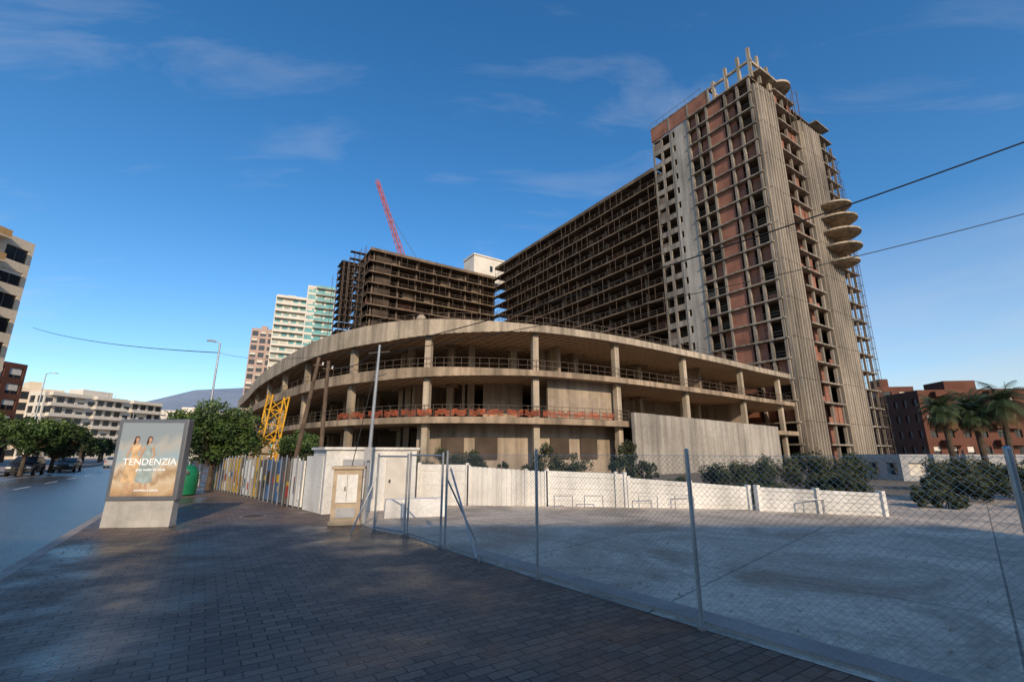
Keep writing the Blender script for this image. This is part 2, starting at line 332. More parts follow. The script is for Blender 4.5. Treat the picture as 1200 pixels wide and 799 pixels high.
for k in range(7): t.box(P,22.4,22.46,22.3+k,22.36+k,0,60-max(0,k-3)*2,'rust')
for k in range(6): t.box(P,12+2*k,12.06+2*k,28.15,28.2,0,58,'rust')
t.build('tower_columns_and_railings',B)
def corr(n0,n1,a,ztop,name,rib=.86,dep=.42):
    m_=MB(); pts=[]; x=n0; 
    while x<n1-.01:
        w=min(rib,n1-x); pts+=[(x,0),(x+w*.34,0),(x+w*.42,dep),(x+w*.80,dep),(x+w*.90,0)]; x+=rib
    pts.append((n1,0))
    for i in range(len(pts)-1):
        (p,d0),(q,d1)=pts[i],pts[i+1]
        z=0
        while z<ztop-.1:
            zt=min(z+FH*2,ztop); m_.face([P(a+d0,p,z),P(a+d1,q,z),P(a+d1,q,zt-.07),P(a+d0,p,zt-.07)],'panel'); z+=FH*2
    m_.box(P,a-.5,a-.04,n0,n1,0,ztop,'conc_t')
    return m_.build(name,B)
corr(.0,6.0,21.5,63.3,'corrugated_facade_strip')
corr(13.6,21.2,21.9,61.8,'corrugated_facade_strip_far')
t=MB()
for i,(r,zc) in enumerate(((2.7,33.6),(3.4,36.2),(3.6,38.9),(3.5,41.6),(3.0,44.3))):
    c=P(22.9,18.9,0)
    def ring(rr,dz): return [(c[0]+math.cos(k*math.pi/18)*rr,c[1]+math.sin(k*math.pi/18)*rr,zc+dz) for k in range(36)]
    lo,mi_,hi=ring(r*.80,0),ring(r,.3),ring(r,.6)
    t.face(lo[::-1],'conc'); t.face(hi,'conc_l')
    for k in range(36):
        j=(k+1)%36; t.face([lo[k],lo[j],mi_[j],mi_[k]],'conc'); t.face([mi_[k],mi_[j],hi[j],hi[k]],'conc_l')
t.build('round_balconies',B)
t=MB()
t.box(P,-.05,13.2,-.1,.15,65.1,68.0,'brick'); t.box(P,-.05,.2,.15,10,65.1,68.0,'brick'); t.box(P,-.1,13.3,-.16,.2,67.999,68.3,'conc_t')
for a in (4.4,8.8,13.2): t.box(P,a-.2,a+.2,-.18,.18,65.0,68.05,'conc_t')
for (a,nn,zt) in ((14.3,.3,69.2),(16.8,.3,70.2),(19.2,.3,70.5),(21.2,.3,70.9),(21.2,3.0,70.6),(21.2,6.0,69.9),(18.7,6,69.9),(16.2,6.0,69.5),(21.2,9,68.3),(21.2,12,65),(13.5,6.5,69.1),(9,6.5,68.8)):
    t.box(P,a-.24,a+.24,nn-.24,nn+.24,64.8,zt,'conc_l')
t.box(P,13.2,21.6,.1,.5,68.1,68.5,'conc_l'); t.box(P,13.5,21.4,5.8,6.2,68.2,68.6,'conc_l')
t.box(P,21.0,21.4,.5,9,68.11,68.49,'conc_l'); t.box(P,13.1,13.5,.1,6.5,68.11,68.49,'conc_l')
c=P(20.8,9.2,0); poly=[(c[0]+math.cos(k*math.pi/16)*2.5,c[1]+math.sin(k*math.pi/16)*2.5) for k in range(32)]
t.prism(poly,66.6,67.0,'conc_l')
t.box(P,14,22.2,1.6,9.2,66.62,66.98,'conc_l')
t.box(P,4,12,4,14,65.1,67.5,'brick'); t.box(P,14,20,2.5,6.5,65.1,66.6,'brick'); 
for nn in (10.5,12.3):
    for aa in (22.0,23.0): t.tube(P(aa,nn,58),P(aa,nn,66.6),.06,'rust',n=4)
for zz in range(59,67,2): t.tube(P(22,10.5,zz),P(22,12.3,zz),.05,'rust',n=4); t.tube(P(23,10.5,zz),P(23,12.3,zz+1.6),.05,'rust',n=4)
for k in range(8): t.tube(P(k*1.7,-.2,68.3),P(k*1.7,-.2,69.4),.03,'rust',n=4)
t.tube(P(0,-.2,69.3),P(12,-.2,69.3),.03,'rust',n=4)
t.build('tower_roof_frame',B)

def open_block(fr,x0,x1,y0,y1,nf,name,bay=5.3,flo=3.1,edge='slabedge',prop=1.75,seed=1,over=1.3):
    r=random.Random(seed); m_=MB()
    for f in range(1,nf+1):
        z=f*flo
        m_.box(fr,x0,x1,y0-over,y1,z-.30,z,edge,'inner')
        if f<nf:
            m_.box(fr,x0,x1,y0-over+.03,y0-over+.08,z+.98,z+1.05,'rust'); m_.box(fr,x0,x1,y0-over+.03,y0-over+.08,z+.5,z+.55,'rust')
            k=x0
            while k<x1:
                m_.box(fr,k,k+.07,y0-over+.03,y0-over+.1,z,z+(flo-.3 if r.random()<.45 else 1.05),'rust'); k+=prop*r.uniform(.85,1.15)
            k=x0
            while k<x1-.1:
                w=min(bay,x1-k); u=r.random()
                if u<.12: m_.box(fr,k+.4,k+w-.4,y0+1.9,y0+2.05,z,z+r.choice((1.0,2.8,2.8)),'brick_d')
                elif u<.30: m_.box(fr,k+.3,k+w*r.uniform(.3,.7),y0+1.3,y0+1.42,z,z+2.8,'conc_d')
                k+=bay
    k=x0
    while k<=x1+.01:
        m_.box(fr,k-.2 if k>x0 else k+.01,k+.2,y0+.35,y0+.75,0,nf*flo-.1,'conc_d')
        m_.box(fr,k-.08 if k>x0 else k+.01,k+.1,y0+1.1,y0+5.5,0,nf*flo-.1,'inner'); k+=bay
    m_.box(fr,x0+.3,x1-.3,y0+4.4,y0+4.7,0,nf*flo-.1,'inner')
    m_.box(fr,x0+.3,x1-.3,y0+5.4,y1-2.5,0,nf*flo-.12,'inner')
    m_.box(fr,x0,x1,y0-over-.02,y0-over+.3,nf*flo+.001,nf*flo+.5,edge)
    k=x0
    while k<x1: m_.box(fr,k,k+.07,y0-.3,y0-.23,nf*flo,nf*flo+1.3,'rust'); k+=2.6
    return m_.build(name,B)
open_block(lambda x,y,z:P(-x,y,z),0.3,63.5,1.2,16,19,'long_slab_block',seed=3)
Wg=lambda x,y,z:P(-63.5-y,-x,z)
open_block(Wg,-1,39.5,1.3,16,18,'rear_wing_block',seed=5)
open_block(lambda x,y,z:P(-64.9-x,-39.4+y,z),0,16,0.8,5.0,18,'rear_wing_end',bay=4,seed=8,over=.7)
t=MB()
for i in range(5):
    x=40.6+i*1.3
    for yy in (0.2,1.5,8,14):
        t.box(Wg,x,x+.12,yy,yy+.12,0,56.5-i*1.3,'rust')
for z in range(2,55,2):
    t.box(Wg,40.6,44.5 if z>40 else 46,.2,1.6,z,z+.1,'rust'); t.box(Wg,40.6,45,8,14,z,z+.08,'rust')
t.build('rear_scaffold',B)
t=MB()
t.box(Wg,-7,5,5,12,55.8,64.6,'white_b'); t.box(Wg,-7.3,5.3,4.7,12.3,64.6,65.1,'white_b'); t.box(Wg,-2,-1,4.9,4.98,60,62,'glass')
t.build('roof_plant_room',B)

# --- podium
ctrl=[(37,60),(30,54.8),(22.4,48.8),(16,44.1),(10.5,40.2),(6.2,37.7),(2.1,35.9),(-2.5,34.9),(-6.8,34.9),(-11.4,36.7),(-17.3,41.0),(-23.8,48.2),(-34.2,61.5),(-45,77.5),(-56,93.5)]
def catmull(c,n):
    o=[]
    for i in range(len(c)-1):
        p0=c[max(i-1,0)];p1=c[i];p2=c[i+1];p3=c[min(i+2,len(c)-1)]
        for k in range(n):
            t_=k/n; o.append(tuple(.5*((2*p1[j])+(-p0[j]+p2[j])*t_+(2*p0[j]-5*p1[j]+4*p2[j]-p3[j])*t_*t_+(-p0[j]+3*p1[j]-3*p2[j]+p3[j])*t_**3) for j in (0,1)))
    o.append(c[-1]); return o
E=catmull(ctrl,6)
def off(line,d):
    o=[]
    for i,p in enumerate(line):
        a=line[max(i-1,0)];b=line[min(i+1,len(line)-1)]; dx,dy=b[0]-a[0],b[1]-a[1]; l=math.hypot(dx,dy); o.append((p[0]+dy/l*d,p[1]-dx/l*d))
    return o
back=[(-59,99),(-42,114.5),(-2,132),(28.7,83.4),(40.3,65.4)]
ZS=[4.4,8.15,11.85]
t=MB()
th=[.35,.35,.45]
for z,h in zip(ZS,th):
    t.prism(off(E,.12)+back,z-h,z,'conc','waffle')
for i in range(len(E)-1):
    lf=max(0,min(1,(i-36)/16))
    a,b=E[i],E[i+1]
    t.seg(a,b,.22,11.85-.5-lf*.75,11.95+.25*lf,'conc_l')
    t.seg(a,b,.2,8.15-.42-lf*.3,8.2+.1*lf,'conc')
    t.seg(a,b,.2,4.4-.42,4.46,'conc')
ob=t.build('podium_slabs',B)
t=MB()
st=[(35.5,59),(28,53.2),(18.4,45.8),(10.0,39.9),(2.2,35.95),(-6.9,34.9),(-14.1,38.4),(-20.8,44.7),(-27,52),(-33,60),(-39,68.5),(-45,77.5)]
def inward(p):
    i=min(range(len(E)),key=lambda k:(E[k][0]-p[0])**2+(E[k][1]-p[1])**2); a=E[max(i-1,0)];b=E[min(i+1,len(E)-1)]; dx,dy=b[0]-a[0],b[1]-a[1]; l=math.hypot(dx,dy)
    return E[i],(dy/l,-dx/l),(dx/l,dy/l)
def col(c,u,tt,w,z0,z1,k): 
    fr=lambda x,y,z:(c[0]+u[0]*x+tt[0]*y,c[1]+u[1]*x+tt[1]*y,z); t.box(fr,-w/2,w/2,-w/2,w/2,z0,z1,k)
for p in st:
    c,u,tt=inward(p)
    for d,w,k in ((.75,.5,'conc_l'),(6.5,.6,'conc_l'),(12,.6,'conc_l'),(18,.6,'conc')):
        q=(c[0]+u[0]*d,c[1]+u[1]*d)
        col(q,u,tt,w,-.1,11.4,k)
        if d>5:
            q2=(q[0]+tt[0]*4,q[1]+tt[1]*4); col(q2,u,tt,w*.9,-.1,11.4,k)
            for zc in (4.05,7.8,11.4): col(q,u,tt,1.6,zc-.25,zc-.003,'conc')
t.build('podium_columns',B)
t=MB()
O3=off(E,2.2); O6=off(E,5.5); O20=off(E,22)
def wallrange(line,x0,x1,z0,z1,k,th=.25):
    for i in range(len(line)-1):
        a,b=line[i],line[i+1]
        if x0<=(a[0]+b[0])/2<=x1: t.seg(a,b,th,z0,z1,k)
wallrange(O3,-7.5,10.5,-.1,4.04,'conc_w'); 
wallrange(off(E,1.5),2.9,9.8,4.4,7.79,'conc_w')
wallrange(O6,-2.5,1.0,4.4,7.78,'conc_w')
wallrange(off(E,9),8,30,4.4,7.79,'conc_w'); wallrange(off(E,11),-9,1,8.15,11.38,'inner_b')
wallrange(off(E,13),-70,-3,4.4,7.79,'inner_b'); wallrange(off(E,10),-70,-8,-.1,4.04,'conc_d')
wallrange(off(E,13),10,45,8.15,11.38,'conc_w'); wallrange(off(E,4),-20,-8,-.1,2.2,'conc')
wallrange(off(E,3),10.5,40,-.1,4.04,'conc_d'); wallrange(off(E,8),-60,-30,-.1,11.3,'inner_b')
for (z0,z1) in zip([-.1]+ZS[:-1],[ZS[0]-.36,ZS[1]-.36,ZS[2]-.46]):
    wallrange(O20,-80,45,z0,z1-.002,'inner_b')
for p,d0,d1,z0,z1 in (((-4,35),6,14,4.4,7.78),((-11,36.5),5,13,4.4,7.78),((6,37.6),4,16,8.15,11.37),((24,50),3,12,8.15,11.37),((30,55),2,10,4.4,7.78),((-20,44),7,14,8.15,11.37)):
    c,u,tt=inward(p); t.seg((c[0]+u[0]*d0,c[1]+u[1]*d0),(c[0]+u[0]*d1,c[1]+u[1]*d1),.25,z0,z1,'conc_w')
for x in (-4.9,-1.6,4.4,7.4):
    c,u,tt=inward((x,35.5 if x<3 else 38)); fr=lambda X,Y,z:(c[0]+u[0]*Y+tt[0]*X,c[1]+u[1]*Y+tt[1]*X,z)
    t.box(fr,-.9,.9,1.95,2.1,1.3,3.0,'inner')  # dark panels painted as the shade of wall openings
t.build('podium_walls',B)
t=MB()
p,q=(10.3,39.3),(32.4,56.6); nseg=9
for i in range(nseg):
    a=(p[0]+(q[0]-p[0])*i/nseg,p[1]+(q[1]-p[1])*i/nseg); b=(p[0]+(q[0]-p[0])*(i+.992)/nseg,p[1]+(q[1]-p[1])*(i+.992)/nseg)
    t.seg(a,b,.3,-.1,5.15-.03*i,'conc_g')
t.build('podium_blank_wall',B)
t=MB()
def railing(line,z,x0,x1,k='metal_d',h=1.0,step=.9,rails=(.35,.7,1.0),r_=.022):
    for i in range(len(line)-1):
        a,b=line[i],line[i+1]
        if not (x0<=a[0]<=x1): continue
        for q_ in rails: t.tube((a[0],a[1],z+q_),(b[0],b[1],z+q_),r_,k,n=4,cap=False)
        l=math.hypot(b[0]-a[0],b[1]-a[1]); nn=max(1,int(l/step))
        for j in range(nn): 
            x=a[0]+(b[0]-a[0])*j/nn; y=a[1]+(b[1]-a[1])*j/nn; t.tube((x,y,z),(x,y,z+h),r_,k,n=4,cap=False)
Ei=off(E,.35)
railing(Ei,8.15,-60,40,'rust',step=1.6,h=.95,rails=(.5,.95)); railing(off(E,.5),11.9,-15,40,'rust',step=1.8,h=.9,rails=(.45,.9)); railing(Ei,4.4,-60,11,'rust',step=1.5); railing(off(E,14),11.9,-16,38,'rust',h=1.3,rails=(.6,1.3))
t.build('podium_railings',B)
t=MB()
for i in range(len(Ei)-1):
    a,b=Ei[i],Ei[i+1]
    if -15<a[0]<9.5:
        nsub=6
        for s_ in range(nsub):
            p=(a[0]+(b[0]-a[0])*s_/nsub,a[1]+(b[1]-a[1])*s_/nsub); q=(a[0]+(b[0]-a[0])*(s_+1)/nsub,a[1]+(b[1]-a[1])*(s_+1)/nsub)
            if (i*nsub+s_)%23 in (5,6,17): continue
            u=i*nsub+s_; f0=4.98+.14*abs(math.sin(u*.37))+.05*math.sin(u*1.7); f1=4.98+.14*abs(math.sin((u+1)*.37))+.05*math.sin((u+1)*1.7)
            for j in range(3):
                o0=f0-.05-.15*j; o1=f1-.05-.15*j
                t.face([(p[0],p[1],o0-.10),(q[0],q[1],o1-.10),(q[0],q[1],o1),(p[0],p[1],o0)],'orange')
t.build('orange_safety_netting',B)
t=MB()
c=(-8,38.5,13.2)
for i in range(6):
    for j in range(12):
        q=[]
        for (ii,jj) in ((i,j),(i,j+1),(i+1,j+1),(i+1,j)):
            ph=math.pi*ii/6; la=2*math.pi*jj/12; q.append((c[0]+.45*math.sin(ph)*math.cos(la),c[1]+.45*math.sin(ph)*math.sin(la),c[2]-.45*math.cos(ph)))
        t.face(q,'conc_l')
t.tube((-8,38.5,11.8),(-8,38.5,12.9),.12,'conc_l')
for k in range(16):
    l=k*1.6; e=W(62+l,6.2); t.tube((e[0],e[1],0),(e[0]+.5,e[1]+1.5,11),.09,'conc_l',n=5)
t.build('roof_ball_and_props',B)

# ---------------------------------------------------------------- generic apartment buildings
def apartment(name,o,ang,w,d,nf,fh,wall='white_b',glass='glass',bay=3.2,balc=None,bal_mat=None,top=1.0,band=1.1,pier=.9,seed=0,roofbox=True):
    r=random.Random(seed); ca,sa=math.cos(ang),math.sin(ang)
    fr=lambda x,y,z:(o[0]+ca*x-sa*y,o[1]+sa*x+ca*y,z)
    e=empty(name); m_=MB(); h=nf*fh
    m_.box(fr,.25,w-.25,.25,d-.25,0,h,glass)
    m2=MB()
    for f in range(nf+1):
        z=f*fh; z0=max(-.12,z-.35); z1=z+band-.35 if f<nf else h+top
        m2.box(fr,0,w,0,d,z0,z1,wall)
        if balc and 0<f<nf+1:
            for (b0,b1) in balc:
                m2.box(fr,b0*w,b1*w,-1.5,-.003,z-.15,z+.02,wall); m2.box(fr,b0*w,b1*w,-1.5,-1.4,z+.021,z+1.0,bal_mat or wall)
                m2.box(fr,b0*w,b0*w+.12,-1.4,-.005,z+.021,z+1.0,wall); m2.box(fr,b1*w-.12,b1*w,-1.4,-.005,z+.021,z+1.0,wall)
    def line(L_):
        nb=max(1,int(L_/bay)); return [i*L_/nb for i in range(nb+1)]
    for i,x in enumerate(line(w)):
        for (y0,y1) in ((.004,.3),(d-.3,d-.004)):
            m2.box(fr,max(.004,x-pier/2),min(w-.004,x+pier/2),y0,y1,0,h+.01,wall)
        for f in range(nf):
            if x<w-1:
                xx=x+pier/2
                if r.random()<.5: m_.box(fr,xx,min(w-.4,xx+bay-pier),.16,.2,f*fh+fh-.35-r.uniform(.3,1.4),f*fh+fh-.36,'white_b')
                m_.box(fr,xx+(bay-pier)/2-.05,xx+(bay-pier)/2+.05,.18,.24,f*fh+band-.35,f*fh+fh-.35,'metal_d')
    for y in line(d):
        for (x0,x1) in ((.006,.3),(w-.3,w-.006)):
            m2.box(fr,x0,x1,max(.006,y-pier/2),min(d-.006,y+pier/2),0,h+.01,wall)
    if roofbox: m2.box(fr,w*.35,w*.6,d*.3,d*.7,h,h+top+2.6,wall)
    for i in range(4):
        x=r.uniform(.1,.9)*w; y=r.uniform(.2,.8)*d; m2.tube(fr(x,y,h),fr(x,y,h+top+(2 if roofbox else .3)),.05,'metal_d',n=4)
    m_.build('windows',e); m2.build('walls',e); return e,fr
apartment('white_apartment_block',(-69.7,37.5),math.radians(86),22.5,16,9,3.3,'cream',balc=[(.45,.82)],bal_mat='ochre',bay=3.7,band=1.3,pier=1.0,seed=1,roofbox=False)
apartment('brown_apartment_block',(-99,64),math.radians(86),26,18,6,3.05,'brown',bay=3,seed=2,top=.6,roofbox=False)
apartment('long_white_apartment_block',(-152,148),math.radians(80),42,16,6,3.4,'white_b',balc=[(.03,.3),(.36,.62),(.68,.97)],seed=3)
apartment('cream_apartment_block',(-160,146),math.radians(60),12,16,6,3.6,'cream',seed=4)
apartment('cream_apartment_block',(-215,270),math.radians(30),46,16,8,3.2,'white_b',seed=6)
apartment('grey_apartment_block',(-150,200),math.radians(30),22,16,5,3.2,'white_b',seed=7)
apartment('teal_apartment_tower',(-107,196),math.radians(25),13,20,22,3.2,'white_b','teal',balc=[(.02,.98)],bal_mat='white_b',seed=8)
apartment('teal_apartment_tower',(-95,200),math.radians(25),12,20,24,3.2,'white_b','teal',balc=[(.3,.98)],bal_mat='teal',seed=9)
apartment('pink_apartment_tower',(-122,206),math.radians(25),10,16,17,3.4,'pink',seed=10)
apartment('brick_apartment_block',(91,102),math.radians(-8),26,16,4,3.5,'brown',pier=1.9,band=1.9,top=1.5,seed=11,balc=[(.1,.25),(.5,.7)])
apartment('brick_apartment_tower',(98,122),math.radians(-8),9,12,5,3.6,'brown',pier=2,band=2,seed=12)
apartment('low_white_building',(26,31.5),math.radians(-8),10,6,1,1.5,'grey_r',bay=2,top=.2,band=.7,seed=13,roofbox=False)
apartment('unseen_shade_block',(-22,-42),0,75,12,6,3.1,'white_b',balc=None,seed=14)  # unseen block behind the camera, added to shade the foreground

# ---------------------------------------------------------------- hills
m_=MB(); ridge=[(-2400,40),(-2250,130),(-2050,220),(-1900,260),(-1780,240),(-1650,255),(-1500,285),(-1400,265),(-1280,320),(-1180,385),(-1080,380),(-900,350),(-600,280),(-200,150)]
rd=catmull(ridge,8)
for i in range(len(rd)-1):
    (x0,h0),(x1,h1)=rd[i],rd[i+1]
    def hh(x,h,k): return (x, 2000-k*400-.05*x, max(0,h*(1,.75,.35,0)[k]*(1+.18*noise.noise(Vector((x*.006,k*3.1,0)))) ) -.2)
    for k in range(3): m_.face([hh(x0,h0*.75,k),hh(x1,h1*.75,k),hh(x1,h1*.75,k+1),hh(x0,h0*.75,k+1)],'hill')
m_.build('mountain_ridge',smooth=True)

# ---------------------------------------------------------------- vegetation
def leaves(m_,c,rad,nc,nl,sz,mats,seed,floor=None):
    r=random.Random(seed); cl=[]
    for i in range(nc):
        while True:
            v=Vector((r.uniform(-1,1),r.uniform(-1,1),r.uniform(-1,1)))
            if .2<v.length<1: break
        cl.append((Vector((c[0]+v.x*rad[0]*.82,c[1]+v.y*rad[1]*.82,c[2]+v.z*rad[2]*.8)),r.uniform(.24,.42)*min(rad),r.random()))
    for i in range(nl):
        cc,cr,sh=cl[r.randrange(nc)]
        v=Vector((r.gauss(0,1),r.gauss(0,1),r.gauss(0,1))).normalized()*cr*r.uniform(.55,1.15)
        p=cc+v
        if floor is not None and p.z<floor: p.z=floor+r.random()*.1
        u=Vector((r.gauss(0,1),r.gauss(0,1),r.gauss(0,.6))).normalized(); w=u.orthogonal().normalized(); w=(w+u.cross(w)*r.uniform(-1,1)).normalized()
        s_=sz*r.uniform(.6,1.3); 
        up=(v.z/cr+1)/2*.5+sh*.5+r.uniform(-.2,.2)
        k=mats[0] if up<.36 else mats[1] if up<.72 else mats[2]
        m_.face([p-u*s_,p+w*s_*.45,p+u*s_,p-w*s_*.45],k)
def tree(name,x,y,z0,trunk,rad,nl=7000,sz=.09,mats=('leaf1','leaf2','leaf3'),seed=0,nc=45):
    r=random.Random(seed); e=empty(name); m_=MB(); h=trunk+rad[2]
    m_.tube((x,y,z0),(x+.05,y,z0+trunk*.7),.13*rad[0]/2,'bark',.09*rad[0]/2); top=Vector((x+.05,y,z0+trunk*.7))
    for i in range(9):
        a=i*2.4; q=top+Vector((math.cos(a)*rad[0]*.6,math.sin(a)*rad[1]*.6,rad[2]*r.uniform(.4,1.3))); mid=top.lerp(q,.5)+Vector((0,0,.15))
        m_.tube(top,mid,.06*rad[0]/2,'bark',.04*rad[0]/2,6); m_.tube(mid,q,.04*rad[0]/2,'bark',.012,5)
        for j in range(2):
            q2=q+Vector((r.uniform(-1,1),r.uniform(-1,1),r.uniform(-.2,.8)))*rad[0]*.3; m_.tube(mid,q2,.022,'bark',.008,4)
    m_.build('trunk_and_limbs',e)
    m_=MB(); leaves(m_,(x,y,z0+trunk+rad[2]*.75),rad,nc,nl,sz,mats,seed); m_.build('crown',e)
tree('orange_tree',-15.3,24,0,1.65,(2.5,2.3,1.6),19000,.085,seed=1,nc=70)
tree('street_tree',-12.6,27.5,0,1.4,(1.3,1.3,1.0),3500,.09,seed=2)
tree('street_tree',-43,44,0,1.7,(2.9,2.6,1.75),7000,.14,('olive1','leaf1','leaf2'),seed=3)
tree('street_tree',-40,38.5,0,2.0,(2.6,2.4,1.7),7000,.13,seed=4)
tree('street_tree',-47,40,0,2.4,(3,2.6,2.0),6000,.14,seed=5)
tree('street_tree',-60,62,0,2.4,(3.4,3,2.0),5000,.16,('olive1','leaf1','leaf2'),seed=6)
tree('street_tree',-52,70,0,2.0,(2.6,3,1.8),4000,.16,('olive1','leaf1','leaf2'),seed=16)
tree('street_tree',-30,50,0,1.8,(2.6,2.4,1.6),5000,.13,seed=17)
m_=MB(); 
for i in range(14):
    c=W(95+i*9,-17+R.uniform(-1,1)); leaves(m_,(c[0],c[1],3.2),(3,3,2),14,900,.25,('olive1','leaf1','leaf2'),50+i); m_.tube((c[0],c[1],0),(c[0],c[1],3),.2,'bark')
for i in range(10):
    c=W(80+i*9,0.5+R.uniform(-1,1)); leaves(m_,(c[0],c[1],3.0),(2.4,2.4,1.7),14,900,.2,('olive1','leaf1','leaf2'),80+i); m_.tube((c[0],c[1],0),(c[0],c[1],3),.15,'bark')
m_.build('distant_street_trees')
SH=[(-9.0,20.5,1.7,1.1,.9),(-5.6,22,1.9,1.5,1.0),(-3.6,24,1.9,2.0,1.0),(-1.9,21,1.9,1.2,1.0),(1.4,20.5,2.0,1.1,1.2),(2.6,20.8,1.6,1.1,.9),(4.6,19.5,2.3,.85,1.35),(5.6,20.2,1.5,.7,.9),(9.4,20.5,1.5,1.3,.85),(11,20.4,1.5,1.5,.9),(12.6,20,1.7,1.4,1.0),(14.6,20.8,1.7,1.6,.95),(13,18.5,.9,1.4,.6),(9.0,17.5,.9,1.1,.6),(17.3,18.3,1.0,2.0,.75),(20.5,18.6,1.1,1.9,.8),(24,19.5,1.1,2.2,.9),(22,23,1.4,2.4,1.1),(28,23,1.6,2.8,1.3),(16,18.2,.5,.9,.45),(6.8,19.5,.8,.9,.5),(-.35,17.5,1.5,.3,.55),(33,24,1.8,3,1.4),(18,15.5,.6,1.4,.4),(14.5,16.2,.5,1.1,.35)]
for i,(x,y,hh_,rx,rz) in enumerate(SH):
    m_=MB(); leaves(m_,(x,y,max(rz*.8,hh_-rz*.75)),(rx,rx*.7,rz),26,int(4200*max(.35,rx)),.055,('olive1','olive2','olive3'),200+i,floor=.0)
    for j in range(6): m_.tube((x+R.uniform(-.2,.2),y,0),(x+R.uniform(-.6,.6)*rx,y+R.uniform(-.3,.3),hh_*.9),.02,'bark',.008,4)
    m_.build('shrub')
def palm(x,y,h,r0,seed):
    r=random.Random(seed); e=empty('palm_tree'); m_=MB(); nseg=14; lean=r.uniform(-.3,.3)
    for i in range(nseg):
        z0=h*i/nseg; z1=h*(i+1)/nseg; m_.tube((x+lean*(i/nseg)**2,y,z0),(x+lean*((i+1)/nseg)**2,y,z1),.17-.05*i/nseg,'bark',.19-.05*i/nseg,9)
    m_.build('trunk',e); m_=MB(); top=Vector((x+lean,y,h))
    for i in range(60):
        a=i*2.399+r.uniform(-.2,.2); el=1.3-2.3*(i/60)+r.uniform(-.15,.15); ln=r0*r.uniform(.85,1.1); k='frond2' if i>48 else 'frond1'
        p=top.copy(); d=Vector((math.cos(a)*math.cos(el),math.sin(a)*math.cos(el),math.sin(el))); seg=9
        for j in range(seg):
            q=p+d*ln/seg; m_.tube(p,q,.018,k,.014,3,False); side=d.cross(Vector((0,0,1)))
            side=side.normalized() if side.length>.05 else Vector((1,0,0))
            for sgn in (-1,1):
                for tt in (0,.5):
                    b=p.lerp(q,tt); L_=ln*.3*math.sin(math.pi*(j+tt+1)/(seg+1.3)); tip=b+side*sgn*L_+d*L_*.5-Vector((0,0,L_*.35)); m_.face([b,b+d*.06,tip],k)
            p=q; d=(d-Vector((0,0,.15+.02*j))).normalized()
    m_.build('fronds',e)
palm(31.8,31.5,5.0,1.7,1); palm(30.3,28.5,4.9,1.8,2); palm(29.8,29.6,4.2,1.4,3); palm(28.2,30,4.6,1.5,4)

# ---------------------------------------------------------------- chain-link fence
def chain(line,h,name,sp=.062,strut=None,toprail=False,lean=None):
    e=empty(name); w=MB()
    for i in range(len(line)-1):
        p,q=Vector((*line[i],0)),Vector((*line[i+1],0)); L_=(q-p).length; d=(q-p)/L_
        nd=int((L_+h)/sp)
        for k in range(nd+1):
            o=k*sp-h
            for dirn in (1,-1):
                s0=o if dirn>0 else o+h; s1=o+h if dirn>0 else o
                z0,z1=.04,h
                a0,a1=s0,s1
                if dirn>0:
                    if a0<0: z0=.04+(0-a0)/(a1-a0)*(h-.04); a0=0
                    if a1>L_: z1=z0+(L_-a0)/(a1-a0)*(z1-z0); a1=L_
                else:
                    if a1<0: z1=.04+(a0-0)/(a0-a1)*(h-.04); a1=0
                    if a0>L_: z0=.04+(a0-L_)/(a0-a1)*(h-.04); a0=L_
                if z1-z0<.02: continue
                off_=Vector((-d.y,d.x,0))*.002*dirn
                A=p+d*a0+Vector((0,0,z0))+off_; B_=p+d*a1+Vector((0,0,z1))+off_; w.tube(A,B_,.0015,'metal',n=3,cap=False)
        for z in (.06,h*.5,h-.01): w.tube(p+Vector((0,0,z)),q+Vector((0,0,z)),.0022,'metal',n=4,cap=False)
        if toprail: w.tube(p+Vector((0,0,h)),q+Vector((0,0,h)),.02,'metal'); w.tube(p+Vector((0,0,.08)),q+Vector((0,0,.08)),.02,'metal')
    w.build('wire_mesh',e)
    m_=MB()
    for p in line:
        m_.tube((p[0],p[1],-.02),(p[0],p[1],h+.05),.024,'metal',n=12)
        m_.tube((p[0],p[1],h+.05),(p[0],p[1],h+.07),.026,'metal',.012,12)
        m_.tube((p[0],p[1],0),(p[0],p[1],.03),.05,'kerb',n=12)
    if strut:
        for a,b in strut: m_.tube(a,b,.019,'metal')
    m_.build('posts',e); return e
chain(FP,1.78,'chain_link_fence',strut=[((-1.22,9.42,1.5),(-.62,8.62,.02)),((-1.3,9.5,1.3),(-.75,10.2,.02))])
chain([(-1.42,9.70),(-2.34,10.87)],1.75,'chain_link_gate',toprail=True)
chain([(-2.42,10.95),(-3.31,11.67)],1.72,'chain_link_gate',toprail=True,strut=[((-3.31,11.67,1.3),(-3.7,11.2,.02))])

